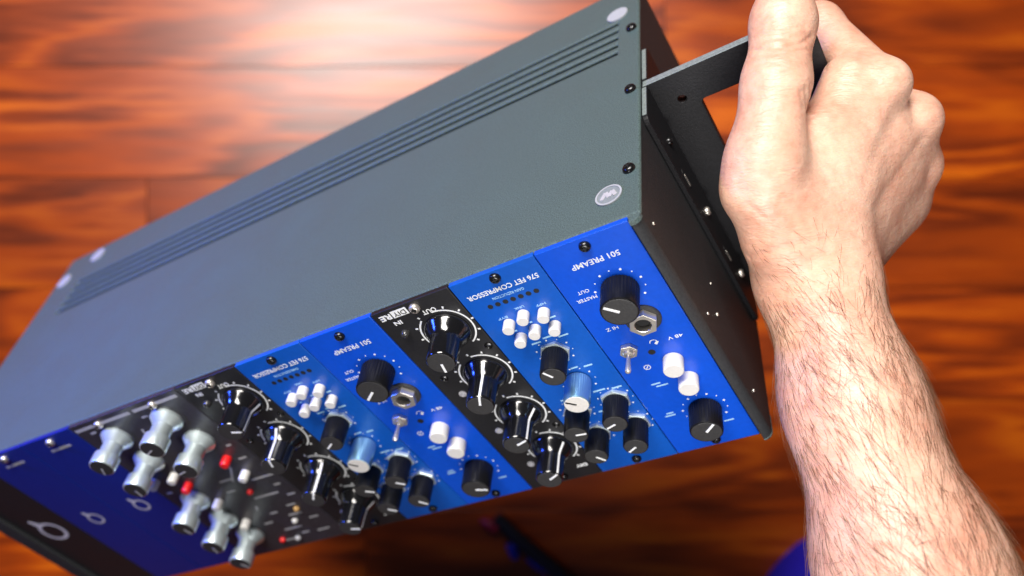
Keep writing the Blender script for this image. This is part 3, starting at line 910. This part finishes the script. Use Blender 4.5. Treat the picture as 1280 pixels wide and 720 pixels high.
# carpus and palm
Fd.cap(A['wr'], A['w3'], 20.0, 15.0, 12)
Fd.cap(A['wr'], A['w2'], 20.0, 15.0, 12)
Fd.cap(A['wr2'], A['pa'], 17.5, 16, 12)
Fd.cap(A['pa'], A['pb'], 16, 12, 10)
for c, m, ra, rb in (('c2', 'm2', 11.5, 10.4), ('c3', 'm3', 11.0, 10.2), ('c4', 'm4', 11.0, 9.8), ('c5', 'm5', 11.0, 9.2)):
    Fd.cap(A[c], A[m], ra, rb, 15)
Fd.cap(A['w0'], A['w00'], 10.2, 13.5, 9)
Fd.cap(A['h1'], A['h2'], 13.0, 11.0, 10)
dn = np.array([0, 0, -2.0])
for (a, b, c, d) in (('c2', 'm2', 'c3', 'm3'), ('c3', 'm3', 'c4', 'm4'), ('c4', 'm4', 'c5', 'm5')):
    Fd.cap((A[a] + A[c]) / 2 + dn, (A[a] + A[c]) * 0.12 + (A[b] + A[d]) * 0.38 + dn, 11, 10.2, 12)
for k, r in (('k2', 8.0), ('k3', 8.2), ('k4', 8.0)):
    Fd.cap(A[k], A[k] + 0.01, r, r, 5)
Fd.cap(A['m3'], A['m4'], 10.0, 9.6, 6)
Fd.cap(A['m4'], A['m5'], 9.8, 9.2, 6)
# web and first dorsal interosseous
Fd.cap(A['w1'], A['w2'], 8.5, 14, 12)
Fd.cap(A['tc'], A['w3'], 14, 14, 12)
# fingers, each its own field so that they stay apart
for f, rad in (('2', (10.4, 9.4, 8.4, 7.2)), ('3', (10.0, 9.4, 8.5, 7.3)), ('4', (9.6, 9.0, 8.1, 7.0)), ('5', (8.8, 8.0, 7.2, 6.2))):
    pts = [A['m' + f], A['p' + f], A['d' + f], A['t' + f]]
    G = Fd.sub_field(pts, 22)
    G.chain(pts, rad, 5)
    Fd.merge(G, 4.0)
# thumb
pts = [A['tc'], A['tm2'], A['tm'], A['ti'], A['tt'], A['te']]
T = Fd.sub_field(pts, 30)
T.chain(pts, [13.6, 14.3, 13.9, 12.0, 11.6, 9.6], 6)
Fd.merge(T, 7.0)
# tendons over the back of the hand and the thumb
for a, b, r in (('c2', 'k2', 3.2), ('c3', 'k3', 3.0), ('c4', 'k4', 2.8)):
    up = np.array([0, 0, 8.2])
    Fd.cap(A[a] + up, A[b] + up * 0.55, r, r, 4)
V, Fq = Fd.mesh()
# relax the net a little
nb = np.zeros_like(V); ct = np.zeros(len(V))
ed = np.concatenate([Fq[:, [0, 1]], Fq[:, [1, 2]], Fq[:, [2, 3]], Fq[:, [3, 0]]])
def smooth_field(x, it, w=0.5):
    for _ in range(it):
        acc = np.zeros_like(x); c = np.zeros(len(x))
        for col in range(x.shape[1]):
            acc[:, col] = np.bincount(ed[:, 0], x[ed[:, 1], col], len(x)) + np.bincount(ed[:, 1], x[ed[:, 0], col], len(x))
        c = np.bincount(ed[:, 0], minlength=len(x)) + np.bincount(ed[:, 1], minlength=len(x))
        x = x + w * (acc / c[:, None] - x)
    return x
V = smooth_field(V, 4)
def vnormals(V):
    fn = np.cross(V[Fq[:, 2]] - V[Fq[:, 0]], V[Fq[:, 3]] - V[Fq[:, 1]])
    vn = np.zeros_like(V)
    for c in range(4):
        for ax in range(3): vn[:, ax] += np.bincount(Fq[:, c], fn[:, ax], len(V))
    return vn / (np.linalg.norm(vn, axis=1, keepdims=True) + 1e-12)
VN = vnormals(V)
if ((V - V.mean(0)) * VN).sum() < 0:
    Fq = Fq[:, ::-1].copy(); VN = -VN
# creases: grooves pressed into the skin along polylines
def crease(pts, depth, width, side):
    global V
    pts = [np.array(p, float) for p in pts]
    best = np.full(len(V), 1e9)
    for a, b in zip(pts[:-1], pts[1:]):
        ab = (b - a)[:2]; t = np.clip(((V - a)[:, :2] @ ab) / (ab @ ab), 0, 1)
        dd = np.linalg.norm((V - a)[:, :2] - t[:, None] * ab, axis=1)
        best = np.minimum(best, dd)
    m = (VN @ np.array(side)) > 0.05
    zz = np.mean([p[2] for p in pts])
    m &= np.abs(V[:, 2] - zz) < 26
    V -= VN * (m * depth * np.exp(-(best / width) ** 2))[:, None]
CREASES = [
 ([(91.0, 88.6, 678.0), (99.0, 88.4, 680.0), (107.1, 90.4, 678.0), (112.0, 94.0, 674.0)], 0.95, 1.12),
 ([(94.6, 92.2, 678.0), (102.0, 91.6, 680.0), (109.2, 94.6, 676.0)], 0.55, 1.00),
 ([(93.7, 94.6, 678.0), (100.5, 94.3, 680.0), (108.3, 97.0, 676.0)], 0.40, 0.88),
 ([(92.2, 86.0, 678.0), (100.5, 85.7, 680.0), (109.5, 88.6, 676.0)], 0.50, 1.00),
 ([(90.4, 82.1, 678.0), (97.0, 81.6, 680.0)], 0.25, 1.00),
 ([(110.6, 73.6, 672.0), (111.5, 69.7, 672.0), (112.4, 64.8, 672.0)], 1.10, 1.38),
 ([(107.2, 72.3, 674.0), (108.7, 68.1, 674.0), (110.2, 63.2, 674.0)], 0.70, 1.25),
 ([(104.8, 71.1, 674.0), (106.6, 66.3, 674.0)], 0.40, 1.12),
 ([(90.9, 11.5, 672.0), (103.9, 16.3, 674.0), (117.4, 18.1, 674.0)], 0.40, 1.50),
 ([(82.4, 37.6, 672.0), (85.7, 30.9, 678.0), (91.7, 26.4, 682.0)], 0.30, 1.25),
 ([(81.8, 41.8, 672.0), (84.5, 36.3, 678.0), (89.3, 32.3, 682.0)], 0.25, 1.25),
 ([(155.5, 73.9, 655.0), (143.0, 56.8, 662.0), (134.1, 41.0, 664.0)], 0.55, 3.4),
 ([(164.5, 59.2, 648.0), (151.1, 42.4, 652.0), (142.1, 31.2, 655.0)], 0.55, 3.0),
 ([(120.8, 89.3, 662.0), (122.7, 86.2, 668.0), (127.0, 87.1, 668.0)], 0.60, 1.25),
]
for pts, dp, wd in CREASES: crease(pts, dp, wd, (0, 0, 1))
me = bpy.data.meshes.new('person')
C0 = A['wr'] * MM
me.vertices.add(len(V)); me.vertices.foreach_set('co', ((V * MM) - C0).astype(np.float32).ravel())
me.loops.add(Fq.size); me.loops.foreach_set('vertex_index', Fq.astype(np.int32).ravel())
me.polygons.add(len(Fq)); me.polygons.foreach_set('loop_start', np.arange(0, Fq.size, 4, dtype=np.int32))
me.polygons.foreach_set('use_smooth', np.ones(len(Fq), bool))
me.update(calc_edges=True); me.validate()
me.materials.append(M_SKIN)
person = bpy.data.objects.new('person', me); COL.objects.link(person); person.location = C0
tag(person, 'bare hairy right forearm and fist gripping the black bracket of the rack', 'person')


# ------------------------------------------------------------------ arm hair
VN = vnormals(V)
def hair():
    axis = arm_dir
    # position along the arm from the wrist (mm), lateral coordinate
    rel = V - A['wr']
    s = rel @ axis
    lat = rel @ view_side
    up = VN[:, 2]
    dens = np.clip((s + 22) / 40, 0, 1) * (up > -0.25) * (s < 190)
    dens *= np.where(s < 0, 0.5 * (lat > -18), 1.0)
    dens = dens * (0.75 + 0.25 * np.sin(V[:, 0] * 0.31 + V[:, 1] * 0.23) * np.sin(V[:, 1] * 0.17 - V[:, 0] * 0.11))
    dens = np.clip(dens, 0, None)
    n = 4700
    pick = rng.choice(len(V), n, p=dens / dens.sum())
    vs = []; fs = []
    SEG = 6
    for i in pick:
        p = V[i].copy(); nrm = VN[i].copy()
        L = rng.uniform(7, 17) * (0.65 if s[i] < 8 else 1.0)
        r = rng.uniform(0.05, 0.09)
        side = lat[i] / 28.0
        # hairs sweep down from the thumb side and up from the little finger side towards a parting
        d = axis * 1.0 + view_side * (-0.95 * side + rng.normal(0, 0.24))
        if rng.random() < 0.12: d = d + rng.normal(0, 0.5, 3)
        d = d - nrm * (d @ nrm); d /= np.linalg.norm(d) + 1e-9
        b = np.cross(nrm, d)
        curl = rng.normal(0, 0.5); lift = rng.uniform(0.10, 0.34)
        base = len(vs)
        ang = 0.0
        q = p - nrm * 0.3
        for k in range(SEG + 1):
            t = k / SEG
            rr = r * (1 - 0.8 * t)
            for m3 in range(3):
                a = 2 * PI * m3 / 3
                vs.append(tuple(q + rr * (math.cos(a) * nrm + math.sin(a) * b)))
            ang = curl * t
            step = d * math.cos(ang) + b * math.sin(ang) + nrm * (lift * (1 - 1.5 * t))
            q = q + step * (L / SEG)
        for k in range(SEG):
            for m3 in range(3):
                a0 = base + k * 3 + m3; a1 = base + k * 3 + (m3 + 1) % 3
                fs.append((a0, a1, a1 + 3, a0 + 3))
    m = bpy.data.meshes.new('arm_hair')
    m.from_pydata([tuple(np.array(q) * MM - C0) for q in vs], [], fs)
    m.polygons.foreach_set('use_smooth', [True] * len(fs))
    m.materials.append(M_HAIR)
    o = bpy.data.objects.new('arm_hair', m); COL.objects.link(o); o.parent = person
    o['kind'] = 'stuff'
hair()

# ------------------------------------------------------------------ things on the floor
def tube(m, pts, rad, n=12):
    vs = []; fs = []
    pts = [Vector(p) for p in pts]
    for i, p in enumerate(pts):
        t = (pts[min(i + 1, len(pts) - 1)] - pts[max(i - 1, 0)]).normalized()
        a = t.cross(Vector((0, 0, 1))).normalized(); b = a.cross(t)
        for k in range(n):
            w = 2 * PI * k / n
            vs.append(tuple(p + rad[i] * (math.cos(w) * a + math.sin(w) * b)))
    for i in range(len(pts) - 1):
        for k in range(n): fs.append((i * n + k, i * n + (k + 1) % n, (i + 1) * n + (k + 1) % n, (i + 1) * n + k))
    fs.append(tuple(range(n))[::-1]); fs.append(tuple((len(pts) - 1) * n + k for k in range(n)))
    return m.add(vs, fs, True)
cb = empty('audio_cable', Matrix.Translation((0.0, -0.28, 0)))
tag(cb, 'black cable with a red tip and blue sleeves lying on the wooden floor', 'cable')
OFFY = 280
path = [(-18, -262, 9), (2, -282, 9.5), (22, -300, 10), (44, -318, 10), (68, -340, 11), (95, -362, 11), (140, -392, 10), (210, -430, 10), (330, -470, 10), (520, -500, 10), (800, -540, 10)]
tube(MB(), [(x, y + OFFY, z) for x, y, z in path], [8, 9, 9.5, 9.5, 10, 10, 9, 8.5, 8.5, 8.5, 8.5]).build('cable_jacket', M_CABLE, cb)
tube(MB(), [(-36, -266 + OFFY, 8), (-30, -268 + OFFY, 8.5), (-20, -274 + OFFY, 9), (-16, -276 + OFFY, 9)], [3, 6.5, 7.5, 6]).build('red_tip', M_RSLV, cb)
tube(MB(), [(-3, -292 + OFFY, 8), (1, -299 + OFFY, 9), (5, -309 + OFFY, 8)], [5, 7, 5]).build('blue_sleeve', M_BSLV, cb)
tube(MB(), [(18, -309 + OFFY, 8), (30, -316 + OFFY, 9), (46, -328 + OFFY, 8)], [4, 6.5, 4]).build('blue_sleeve', M_BSLV, cb)

def bundle():
    m = MB(); vs = []; fs = []
    n, k = 40, 14
    for j in range(k + 1):
        ph = j / k * PI / 2
        for i in range(n):
            a = 2 * PI * i / n
            w = 1 + 0.05 * math.sin(3 * a + 0.5) + 0.025 * math.sin(7 * a + 1.3 * j * 0.4) * math.cos(ph)
            r = 118 * math.cos(ph) ** 0.7 * w
            vs.append((r * math.cos(a), r * math.sin(a) * 0.85, 70 * math.sin(ph) * (1 + 0.06 * math.sin(4 * a + 2 * ph))))
    for j in range(k):
        for i in range(n): fs.append((j * n + i, j * n + (i + 1) % n, (j + 1) * n + (i + 1) % n, (j + 1) * n + i))
    fs.append(tuple(range(n))[::-1])
    m.add(vs, fs, True)
    o = m.build('blue_cushion', M_CLOTH)
    o.location = (0.404, -0.378, 0.0)
    tag(o, 'rounded bright blue cushion on the floor behind the forearm', 'cushion')
bundle()
